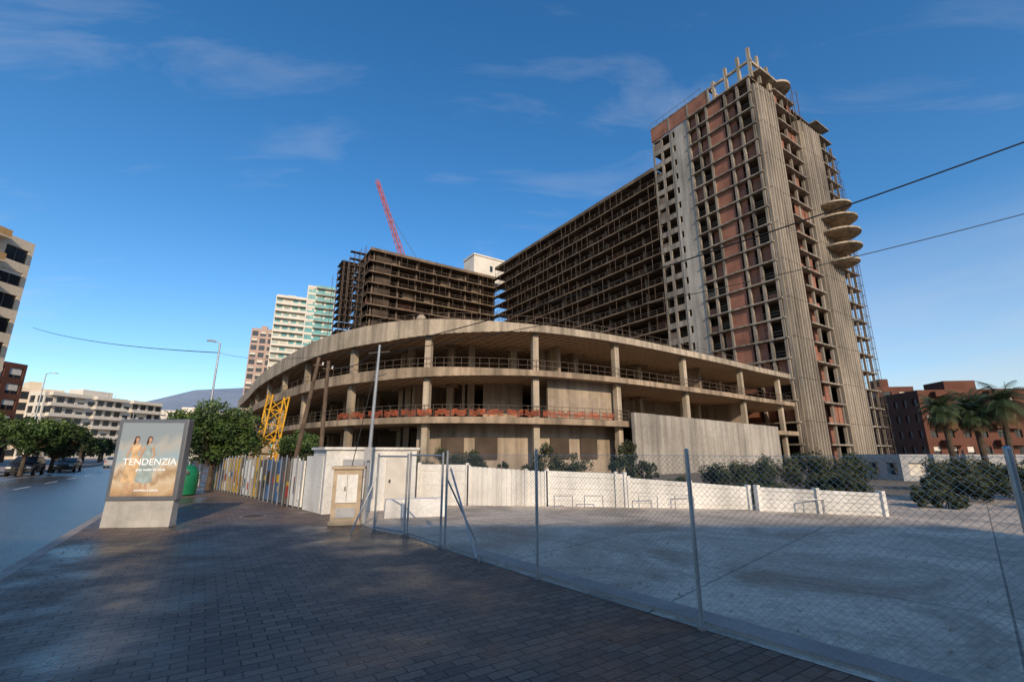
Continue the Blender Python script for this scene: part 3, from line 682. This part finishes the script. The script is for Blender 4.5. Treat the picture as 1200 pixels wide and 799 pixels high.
# ---------------------------------------------------------------- white perimeter walls
def boardwall(name,pts,hs,rib='h'):
    e=empty(name); m_=MB()
    for i in range(len(pts)-1):
        p,q=pts[i],pts[i+1]; h0,h1=hs[i],hs[i+1]; L_=math.hypot(q[0]-p[0],q[1]-p[1])
        if rib=='h':
            nb=6
            for b in range(nb): m_.seg(p,q,.10+.02*(b%2),h0*b/nb+.002,h0*(b+1)/nb-.014,'white',h1*(b+1)/nb-.014,h1*b/nb+.002)
            m_.seg(p,q,.07,0,h0-.03,'white',h1-.03)
        else:
            nb=int(L_/.16)
            for b in range(nb):
                t0,t1=b/nb,(b+.75)/nb; a=(p[0]+(q[0]-p[0])*t0,p[1]+(q[1]-p[1])*t0); c=(p[0]+(q[0]-p[0])*t1,p[1]+(q[1]-p[1])*t1); m_.seg(a,c,.14,0,h0+(h1-h0)*t0,'white')
            m_.seg(p,q,.06,0,h0-.02,'white',h1-.02)
    m_.build('boards',e); m_=MB()
    for p,h in zip(pts,hs): m_.box(lambda x,y,z:(p[0]+x,p[1]+y,z),-.05,.05,-.12,.12,0,h+.05,'white')
    m_.build('posts',e)
boardwall('white_perimeter_wall',[(-3.3,16.9),(-1.6,17.0)],[1.42,1.40])
boardwall('white_perimeter_wall',[(-1.55,17.0),(.5,16.85),(1.2,16.8)],[1.33,1.2,1.15],'v')
boardwall('white_perimeter_wall',[(1.25,16.8),(3.6,16.5),(3.9,16.45)],[1.2,1.12,1.1],'h')
boardwall('white_perimeter_wall',[(4.0,16.4),(6,16.1),(7.8,15.8)],[.98,.85,.72],'h')
boardwall('white_perimeter_wall',[(7.95,15.5),(9.4,14.8),(10.9,14.15)],[.74,.70,.66],'h')
m_=MB()
for x in (1.4,2.4,4.2,5.4,8.9):
    y0=15.9 if x<8 else 14.7
    m_.tube((x,y0,0),(x,y0,.42),.015,'metal'); m_.tube((x+.6,y0-.05,0),(x+.6,y0-.05,.42),.015,'metal'); m_.tube((x,y0,.42),(x+.6,y0-.05,.42),.015,'metal')
m_.build('bike_racks')
e=empty('white_site_shed')
fr=lambda x,y,z:(-5.75+.8352*x-.55*y,14.55+.55*x+.8352*y,z)
m_=MB(); m_.box(fr,0,2.95,0,2.0,0,1.9,'white'); m_.box(fr,-.08,3.03,-.08,2.08,1.9,1.98,'white'); m_.build('body',e)
m_=MB()
for k in range(1,6): m_.box(fr,.49*k-.015,.49*k+.015,-.025,-.002,0,1.88,'white')
m_.box(fr,1.9,2.7,-.04,-.003,.05,1.75,'white_b'); m_.box(fr,.5,1.3,-.03,-.003,1.05,1.6,'grey_r'); m_.box(fr,2.0,2.06,-.07,-.04,.85,.95,'metal_d')
m_.build('panels_and_door',e)
m_=MB(); fr2=lambda x,y,z:(-3.6+.95*x-.3*y,13.6+.3*x+.95*y,z)
m_.hexa([fr2(0,0,0),fr2(1.75,0,0),fr2(1.75,.6,0),fr2(0,.6,0),fr2(.03,.12,.5),fr2(1.72,.12,.5),fr2(1.72,.48,.5),fr2(.03,.48,.5)],'white'); m_.build('concrete_barrier',bevel=.02)
e=empty('electrical_meter_cabinet'); fr=lambda x,y,z:(-4.65+.97*x-.24*y,12.35+.24*x+.97*y,z)
m_=MB(); m_.box(fr,0,.72,0,.45,0,1.38,'cab'); m_.box(fr,-.05,.77,-.05,.5,1.38,1.46,'cab'); m_.box(fr,-.04,.76,-.04,.49,0,.1,'cab'); m_.build('body',e,bevel=.012)
m_=MB(); m_.box(fr,.10,.62,-.03,-.002,.55,1.25,'white'); m_.box(fr,.355,.365,-.04,-.03,.57,1.23,'metal_d'); m_.box(fr,.3,.33,-.06,-.03,.85,.95,'metal_d'); m_.box(fr,.12,.6,-.02,-.002,.18,.42,'grey_r'); m_.build('doors',e)
m_=MB(); m_.tube((-3.97,12.9,0),(-3.85,12.9,4.85),.06,'metal',.035,12); m_.tube((-3.97,12.9,0),(-3.97,12.9,.3),.1,'metal',.08,12)
m_.tube((-4.15,12.9,4.6),(-3.55,12.9,4.65),.02,'metal_d'); m_.tube((-3.95,12.9,3.9),(-3.6,12.9,4.0),.015,'metal_d')
m_.box(lambda x,y,z:(-3.92+x,12.86+y,z),-.1,.1,-.1,0,1.6,1.95,'grey_r'); m_.build('utility_pole')
for (b,tp) in (((-9.5,20.2,0),(-8.65,20,5.95)),((-8.15,20,0),(-8.25,20.1,5.8))):
    m_=MB(); m_.tube(b,tp,.11,'wood',.075,10); v=Vector(tp); m_.tube(v-Vector((.22,0,.35)),v+Vector((.22,0,-.35)),.03,'wood'); m_.tube(v+Vector((.2,0,-.35)),v+Vector((.2,0,-.22)),.035,'white'); m_.build('wooden_pole')
def lamp(x,y,h,ax,ay):
    e=empty('street_lamp'); m_=MB(); m_.tube((x,y,0),(x,y,1.2),.10,'metal',.09,12); m_.tube((x,y,1.2),(x,y,h),.075,'metal',.045,12)
    m_.tube((x,y,h-.05),(x+ax*.5,y+ay*.5,h+.1),.03,'metal'); m_.build('column',e)
    m_=MB(); l=math.hypot(ax,ay); ux,uy=ax/l,ay/l; f=lambda a,b,z:(x+ax*.5+ux*a-uy*b,y+ay*.5+uy*a+ux*b,h+z)
    m_.hexa([f(0,-.1,.04),f(.5,-.14,.06),f(.5,.14,.06),f(0,.1,.04),f(.05,-.07,.14),f(.42,-.08,.15),f(.42,.08,.15),f(.05,.07,.14)],'metal'); m_.build('lamp_head',e,bevel=.02)
lamp(-17.8,27,8.3,-.35,-.2); lamp(-46.6,45,9.5,.7,.4); lamp(-70,85,9.5,.7,.4)
def cable(name,pts,r):
    cu=bpy.data.curves.new(name,'CURVE'); cu.dimensions='3D'; cu.bevel_depth=r; cu.bevel_resolution=2; s_=cu.splines.new('NURBS'); s_.points.add(len(pts)-1)
    for i,p in enumerate(pts): s_.points[i].co=(*p,1)
    s_.use_endpoint_u=True; s_.order_u=3; cu.resolution_u=12; cu.materials.append(M['black']); o=bpy.data.objects.new(name,cu); scene.collection.objects.link(o)
def sag(a,b,s_,n=12): return [(a[0]+(b[0]-a[0])*i/n,a[1]+(b[1]-a[1])*i/n,a[2]+(b[2]-a[2])*i/n-s_*4*(i/n)*(1-i/n)) for i in range(n+1)]
A=(-3.85,12.9,4.75)
cable('overhead_cable',sag(A,(19.65,-.9,9.9),.9,20),.014)
cable('overhead_cable',sag((-3.7,12.9,4.6),(29.1,7.1,12.2),.9,20),.011)
cable('overhead_cable',sag((-17.8,27,7.7),(-60,55,17),.5),.025)
cable('overhead_cable',sag((-17.8,27,7.7),A,.35),.009)
cable('overhead_cable',sag((-8.3,20,5.7),A,.4),.010)
cable('overhead_cable',sag((-3.9,12.9,4.3),(-4.3,12.6,1.3),.0),.012)

# ---------------------------------------------------------------- hoarding along street
e=empty('site_hoarding'); m_=MB(); p,q=Vector((-7.0,15.95)),Vector((-16.6,25.9)); nn=26; cols=['mustard','blue','white','metal_d','sign_red','conc_d','mustard','blue','grey_r','metal_d','cab']
for i in range(nn):
    a=p.lerp(q,i/nn); b=p.lerp(q,(i+.97)/nn); k='white' if i<2 else R.choice(cols); h=1.52+R.uniform(-.06,.12); m_.seg(a,b,.05,.05,h,k)
    for j in range(2):
        s0=R.uniform(.08,.45); s1=s0+R.uniform(.2,.45); z0=R.uniform(.25,.8); o_=Vector((-.72,-.69))*(.02+.012*j)
        m_.seg(a.lerp(b,s0)+o_,a.lerp(b,s1)+o_,.05,z0,z0+R.uniform(.2,.55),R.choice(['mustard','metal_d','white','yellow','blue','sign_red','olive1','white']))
    m_.tube((a.x-.05,a.y-.05,0),(a.x-.05,a.y-.05,h+.1),.025,'metal',n=6)
m_.build('panels_and_posts',e)
m_=MB(); p2=Vector((-6.9,15.9)); q2=Vector((-5.9,14.8)); m_.seg(p2,q2,.06,0,1.7,'white'); m_.build('end_panel',e)
e=empty('glass_recycling_bin'); m_=MB(); c=(-14.3,20.9); prof=[(.40,.05),(.44,.5),(.44,.85),(.36,1.1),(.2,1.25),(.04,1.3)]
for i in range(len(prof)-1): m_.tube((c[0],c[1],prof[i][1]),(c[0],c[1],prof[i+1][1]),prof[i][0],'green',prof[i+1][0],16,cap=False)
m_.tube((c[0],c[1],0),(c[0],c[1],.06),.36,'black',n=16); m_.build('shell',e,smooth=True)
m_=MB(); m_.tube((c[0]+.2,c[1]-.36,.95),(c[0]+.23,c[1]-.42,.97),.09,'black',n=12); m_.tube((c[0]-.15,c[1]-.38,.95),(c[0]-.17,c[1]-.44,.97),.09,'black',n=12); m_.tube((c[0],c[1],1.28),(c[0],c[1],1.42),.03,'metal'); m_.build('openings_and_hook',e)

def lattice(m_,p,q,w,k,step,r,w1=None):
    p=Vector(p);q=Vector(q);d=(q-p);L_=d.length;d.normalize();u=d.orthogonal().normalized();v=d.cross(u); n_=max(2,int(L_/step)); w1=w if w1 is None else w1
    def cn(i):
        c=p+d*L_*i/n_; ww=w+(w1-w)*i/n_; return [c+u*sx*ww/2+v*sy*ww/2 for sx,sy in ((-1,-1),(1,-1),(1,1),(-1,1))]
    for i in range(n_):
        A_,B_=cn(i),cn(i+1)
        for j in range(4):
            m_.tube(A_[j],B_[j],r,k,n=5,cap=False); m_.tube(A_[j],A_[(j+1)%4],r*.7,k,n=4,cap=False)
            m_.tube(A_[j] if i%2 else A_[(j+1)%4],B_[(j+1)%4] if i%2 else B_[j],r*.7,k,n=4,cap=False)
m_=MB(); lattice(m_,(-14.9,28,0),(-14.35,28,5.2),.95,'yellow',.75,.055); m_.build('crane_mast_section')
e=empty('tower_crane'); m_=MB(); lattice(m_,(-30,140,0),(-30,140,50),2,'red',2.5,.11); m_.build('mast',e)
m_=MB(); lattice(m_,(-31,140,50),(-46.8,140,93.5),1.7,'red',2.4,.11,.9); m_.tube((-42.5,140,82),(-27,140,57),.07,'metal_d'); m_.tube((-27,140,57),(-31,140,50),.3,'red'); m_.box(lambda x,y,z:(-26+x,140+y,50+z),-2,2,-1,1,0,2,'red'); m_.build('jib',e)

# ---------------------------------------------------------------- advertising panel
e=empty('advertising_panel',(-9.36,12.2,0),math.radians(6))
m_=MB(); fr=ident
m_.box(fr,-.84,.84,-.13,.13,.62,2.66,'frame'); m_.build('frame',e,bevel=.03)
m_=MB(); m_.hexa([(-.82,-.16,0),(.78,-.16,0),(.78,.16,0),(-.82,.16,0),(-.82,-.11,.66),(.78,-.11,.66),(.78,.11,.66),(-.82,.11,.66)],'base'); m_.build('plinth',e,bevel=.015)
m_=MB(); m_.box(fr,-.74,.74,-.138,-.131,.74,2.56,'poster'); m_.build('poster',e)
m_=MB()
def poly(pts,k,y=-.141): m_.face([(x,y,z) for x,z in pts],k)
def woman(x,s,dk,y):
    ell=lambda cx,cz,rx,rz,n=14:[(cx+math.cos(i*2*math.pi/n)*rx,cz+math.sin(i*2*math.pi/n)*rz) for i in range(n)]
    poly(ell(x,2.14,.065*s,.085*s),'hair',y+.001); poly([(x-.07*s,2.12),(x-.09*s,1.92),(x-.03*s,1.95),(x+.03*s,2.1)],'hair',y+.001)
    poly(ell(x+.01,2.13,.042*s,.06*s),'skin',y)
    poly([(x-.02,2.07),(x+.03,2.07),(x+.04,2.0),(x-.03,2.0)],'skin',y)
    poly([(x-.1*s,2.01),(x+.11*s,2.01),(x+.08*s,1.78),(x+.13*s,1.62),(x+.22*s,1.1),(x+.05*s,1.04),(x-.22*s,1.1),(x-.12*s,1.62),(x-.07*s,1.78)],dk,y-.0005)
    poly([(x-.1*s,2.0),(x-.19*s,1.75),(x-.15*s,1.55),(x-.12*s,1.56),(x-.145*s,1.75),(x-.07*s,1.9)],'skin',y-.001)
    poly([(x+.11*s,2.0),(x+.2*s,1.78),(x+.12*s,1.6),(x+.1*s,1.62),(x+.15*s,1.78),(x+.08*s,1.9)],'skin',y-.001)
    poly([(x-.08*s,1.1),(x-.03*s,1.1),(x-.04*s,.86),(x-.07*s,.86)],'skin',y+.0005); poly([(x+.05*s,1.1),(x+.1*s,1.1),(x+.1*s,.88),(x+.07*s,.88)],'skin',y+.0005)
woman(-.33,1.0,'dress',-.142); woman(-.02,.95,'dress2',-.146)
m_.build('printed_figures',e)
for (txt,sz,x,z) in (('TENDENZIA',.235,.07,1.5),('gran outlet de moda',.085,.12,1.36),('SHOPPING & LEISURE',.06,.1,.86)):
    cu=bpy.data.curves.new('lettering','FONT'); cu.body=txt; cu.size=sz; cu.align_x='CENTER'; cu.extrude=.001; cu.offset=.002; cu.materials.append(M['print_w'])
    o=bpy.data.objects.new('lettering',cu); scene.collection.objects.link(o); o.parent=e; o.location=(x,-.151,z); o.rotation_euler=(math.pi/2,0,0)

# ---------------------------------------------------------------- cars
def car(name,loc,rz,col,suv=False):
    k='paint_'+name+str(len(bpy.data.materials)); M[k]=mat(k,col,.25,.05,2,spec=.6,fine=.02); e=empty(name,loc,rz)
    H=1.62 if suv else 1.45
    prof=[(-2.2,.35),(-2.18,.72),(-2.05,.9),(-1.2,.98),(-.55,H-.12),(-.2,H),(1.1,H-.01),(1.55,H-.12),(2.05,.98),(2.18,.85),(2.2,.4),(2.1,.25),(-2.1,.25)]
    m_=MB(); 
    def wid(x,z): return (.86-(.2*(z-.95)/(H-.95) if z>.95 else 0))-.06*(abs(x)/2.2)**4
    A_=[(x,-wid(x,z),z) for x,z in prof]; B_=[(x,wid(x,z),z) for x,z in prof]; n_=len(prof)
    m_.face(A_,k); m_.face(B_[::-1],k)
    for i in range(n_): j=(i+1)%n_; m_.face([A_[j],A_[i],B_[i],B_[j]],k)
    m_.build('body',e)
    m_=MB()
    for sgn in (-1,1):
        for pts in ([(-1.05,1.0),(-.5,H-.2),(.2,H-.12),(.2,1.0)],[(.27,1.0),(.27,H-.12),(1.1,H-.13),(1.75,1.0)]):
            m_.face([(x,sgn*(wid(x,z)+.006),z) for x,z in pts],'glass')
    m_.face([(-1.18,-.66,1.07),(-1.18,.66,1.07),(-.66,.58,H-.14),(-.66,-.58,H-.14)],'glass')
    m_.face([(2.01,-.64,1.09),(2.01,.64,1.09),(1.65,.58,H-.12),(1.65,-.58,H-.12)],'glass')
    m_.build('windows',e)
    m_=MB()
    for x in (-1.35,1.35):
        for sgn in (-1,1):
            m_.tube((x,sgn*.70,.33),(x,sgn*.89,.33),.33,'rubber',n=18); m_.tube((x,sgn*.89,.33),(x,sgn*.9,.33),.2,'metal',n=12)
    m_.build('wheels',e)
    m_=MB()
    for sgn in (-1,1):
        m_.box(ident,-2.215,-2.12,sgn*.62-.16,sgn*.62+.16,.62,.78,'paint'); m_.box(ident,2.13,2.215,sgn*.66-.12,sgn*.66+.12,.7,.88,'red'); m_.box(ident,-.95,-.8,sgn*.9-.07,sgn*.9+.07,1.0,1.13,'black')
    m_.box(ident,-2.225,-2.15,-.45,.45,.35,.6,'black'); m_.build('lights_and_mirrors',e)
dz=math.atan2(-D[1],-D[0])+math.pi
car('parked_car',(-43.4,42.2,-.12),dz+.0,(.02,.022,.028),True)
car('parked_car',(-47.2,41.5,-.12),dz,(.03,.03,.035))
car('parked_car',(-46.9,49.8,-.12),dz,(.04,.045,.05))
car('white_car',(-54.0,64,-.12),dz+math.pi,(.35,.35,.36))

m_=MB(); c=Vector((30,38,13.0))
for s_ in (-1,1): m_.face([c,c+Vector((s_*.35,0,.14)),c+Vector((s_*.75,.1,.02)),c+Vector((s_*.3,.18,.06)),c+Vector((0,.16,0))],'white')
m_.tube(c+Vector((0,-.22,-.01)),c+Vector((0,.05,0)),.03,'white',.07,8); m_.tube(c+Vector((0,.05,0)),c+Vector((0,.32,.01)),.07,'white',.02,8); m_.tube(c+Vector((0,-.3,-.02)),c+Vector((0,-.22,-.01)),.01,'yellow',.03,6)
m_.build('gull')

# ---------------------------------------------------------------- light
SUN=Vector((.25,-.968,0)).normalized(); EL=math.radians(25)
sd=Vector((SUN.x*math.cos(EL),SUN.y*math.cos(EL),math.sin(EL)))
ld=bpy.data.lights.new('sun','SUN'); ld.energy=3.7; ld.angle=math.radians(.5); ld.color=(1,.81,.58)
lo=bpy.data.objects.new('sun',ld); scene.collection.objects.link(lo); lo.rotation_euler=sd.to_track_quat('Z','Y').to_euler()
w=bpy.data.worlds.new('World'); scene.world=w; w.use_nodes=True; nt=w.node_tree; n=nt.nodes; L=nt.links
bg=n['Background']; sky=n.new('ShaderNodeTexSky'); sky.sky_type='NISHITA'; sky.sun_disc=False; sky.sun_elevation=EL; sky.sun_rotation=math.atan2(SUN.x,SUN.y); sky.air_density=1.0; sky.dust_density=.5; sky.ozone_density=2.6
bg.inputs['Strength'].default_value=.15
hs=n.new('ShaderNodeHueSaturation'); hs.inputs['Saturation'].default_value=1.3; hs.inputs['Value'].default_value=1.22; L.new(sky.outputs[0],hs.inputs['Color'])
tc=n.new('ShaderNodeTexCoord'); sx=n.new('ShaderNodeSeparateXYZ'); L.new(tc.outputs['Generated'],sx.inputs[0])
def MN(op,a=None,b=None,c=None,clamp=False):
    k=n.new('ShaderNodeMath'); k.operation=op; k.use_clamp=clamp
    for i,v in enumerate((a,b,c)):
        if v is None: continue
        if isinstance(v,(int,float)): k.inputs[i].default_value=v
        else: L.new(v,k.inputs[i])
    return k.outputs[0]
zz=MN('MAXIMUM',MN('ADD',sx.outputs[2],.18),.05)
cb=n.new('ShaderNodeCombineXYZ'); L.new(MN('DIVIDE',sx.outputs[0],zz),cb.inputs[0]); L.new(MN('DIVIDE',sx.outputs[1],zz),cb.inputs[1])
mp=n.new('ShaderNodeMapping'); mp.inputs['Rotation'].default_value=(0,0,math.radians(-60)); mp.inputs['Scale'].default_value=(.8,2.6,1); mp.inputs['Location'].default_value=(3.1,4.7,0); L.new(cb.outputs[0],mp.inputs['Vector'])
n1=n.new('ShaderNodeTexNoise'); n1.inputs['Scale'].default_value=1.9; n1.inputs['Detail'].default_value=11; n1.inputs['Roughness'].default_value=.62; n1.inputs['Distortion'].default_value=.8; L.new(mp.outputs[0],n1.inputs['Vector'])
n2=n.new('ShaderNodeTexNoise'); n2.inputs['Scale'].default_value=1.1; n2.inputs['Detail'].default_value=3; L.new(cb.outputs[0],n2.inputs['Vector'])
cr=n.new('ShaderNodeMapRange'); cr.inputs['From Min'].default_value=.27; cr.inputs['From Max'].default_value=.50; cr.inputs['To Max'].default_value=.33; L.new(MN('MULTIPLY',n1.outputs['Fac'],n2.outputs['Fac']),cr.inputs['Value'])
hz=n.new('ShaderNodeMapRange'); hz.inputs['From Min'].default_value=.40; hz.inputs['From Max'].default_value=0; hz.inputs['To Max'].default_value=1; L.new(sx.outputs[2],hz.inputs['Value'])
side=MN('MULTIPLY_ADD',sx.outputs[0],.75,.55)
mp3=n.new('ShaderNodeMapping'); mp3.inputs['Scale'].default_value=(1,1,5); L.new(tc.outputs['Generated'],mp3.inputs['Vector'])
n3=n.new('ShaderNodeTexNoise'); n3.inputs['Scale'].default_value=2.2; n3.inputs['Detail'].default_value=7; L.new(mp3.outputs[0],n3.inputs['Vector'])
hf=MN('MULTIPLY',MN('MULTIPLY',hz.outputs[0],side),MN('MULTIPLY_ADD',n3.outputs['Fac'],2.0,.0),clamp=True)
fac=MN('MAXIMUM',cr.outputs[0],MN('MULTIPLY',hf,.8))
mix=n.new('ShaderNodeMixRGB'); L.new(fac,mix.inputs['Fac']); L.new(hs.outputs[0],mix.inputs['Color1']); mix.inputs['Color2'].default_value=(4.3,4.5,4.9,1)
L.new(mix.outputs[0],bg.inputs['Color'])

# ---------------------------------------------------------------- camera
cd=bpy.data.cameras.new('camera'); cd.lens=16.0; cd.sensor_width=36; cd.clip_end=9000; cd.clip_start=.05
co=bpy.data.objects.new('camera',cd); scene.collection.objects.link(co); co.location=(0,0,1.8); co.rotation_euler=(math.radians(90+13.8),0,0); scene.camera=co
scene.view_settings.view_transform='Standard'; scene.view_settings.look='None'; scene.view_settings.exposure=0
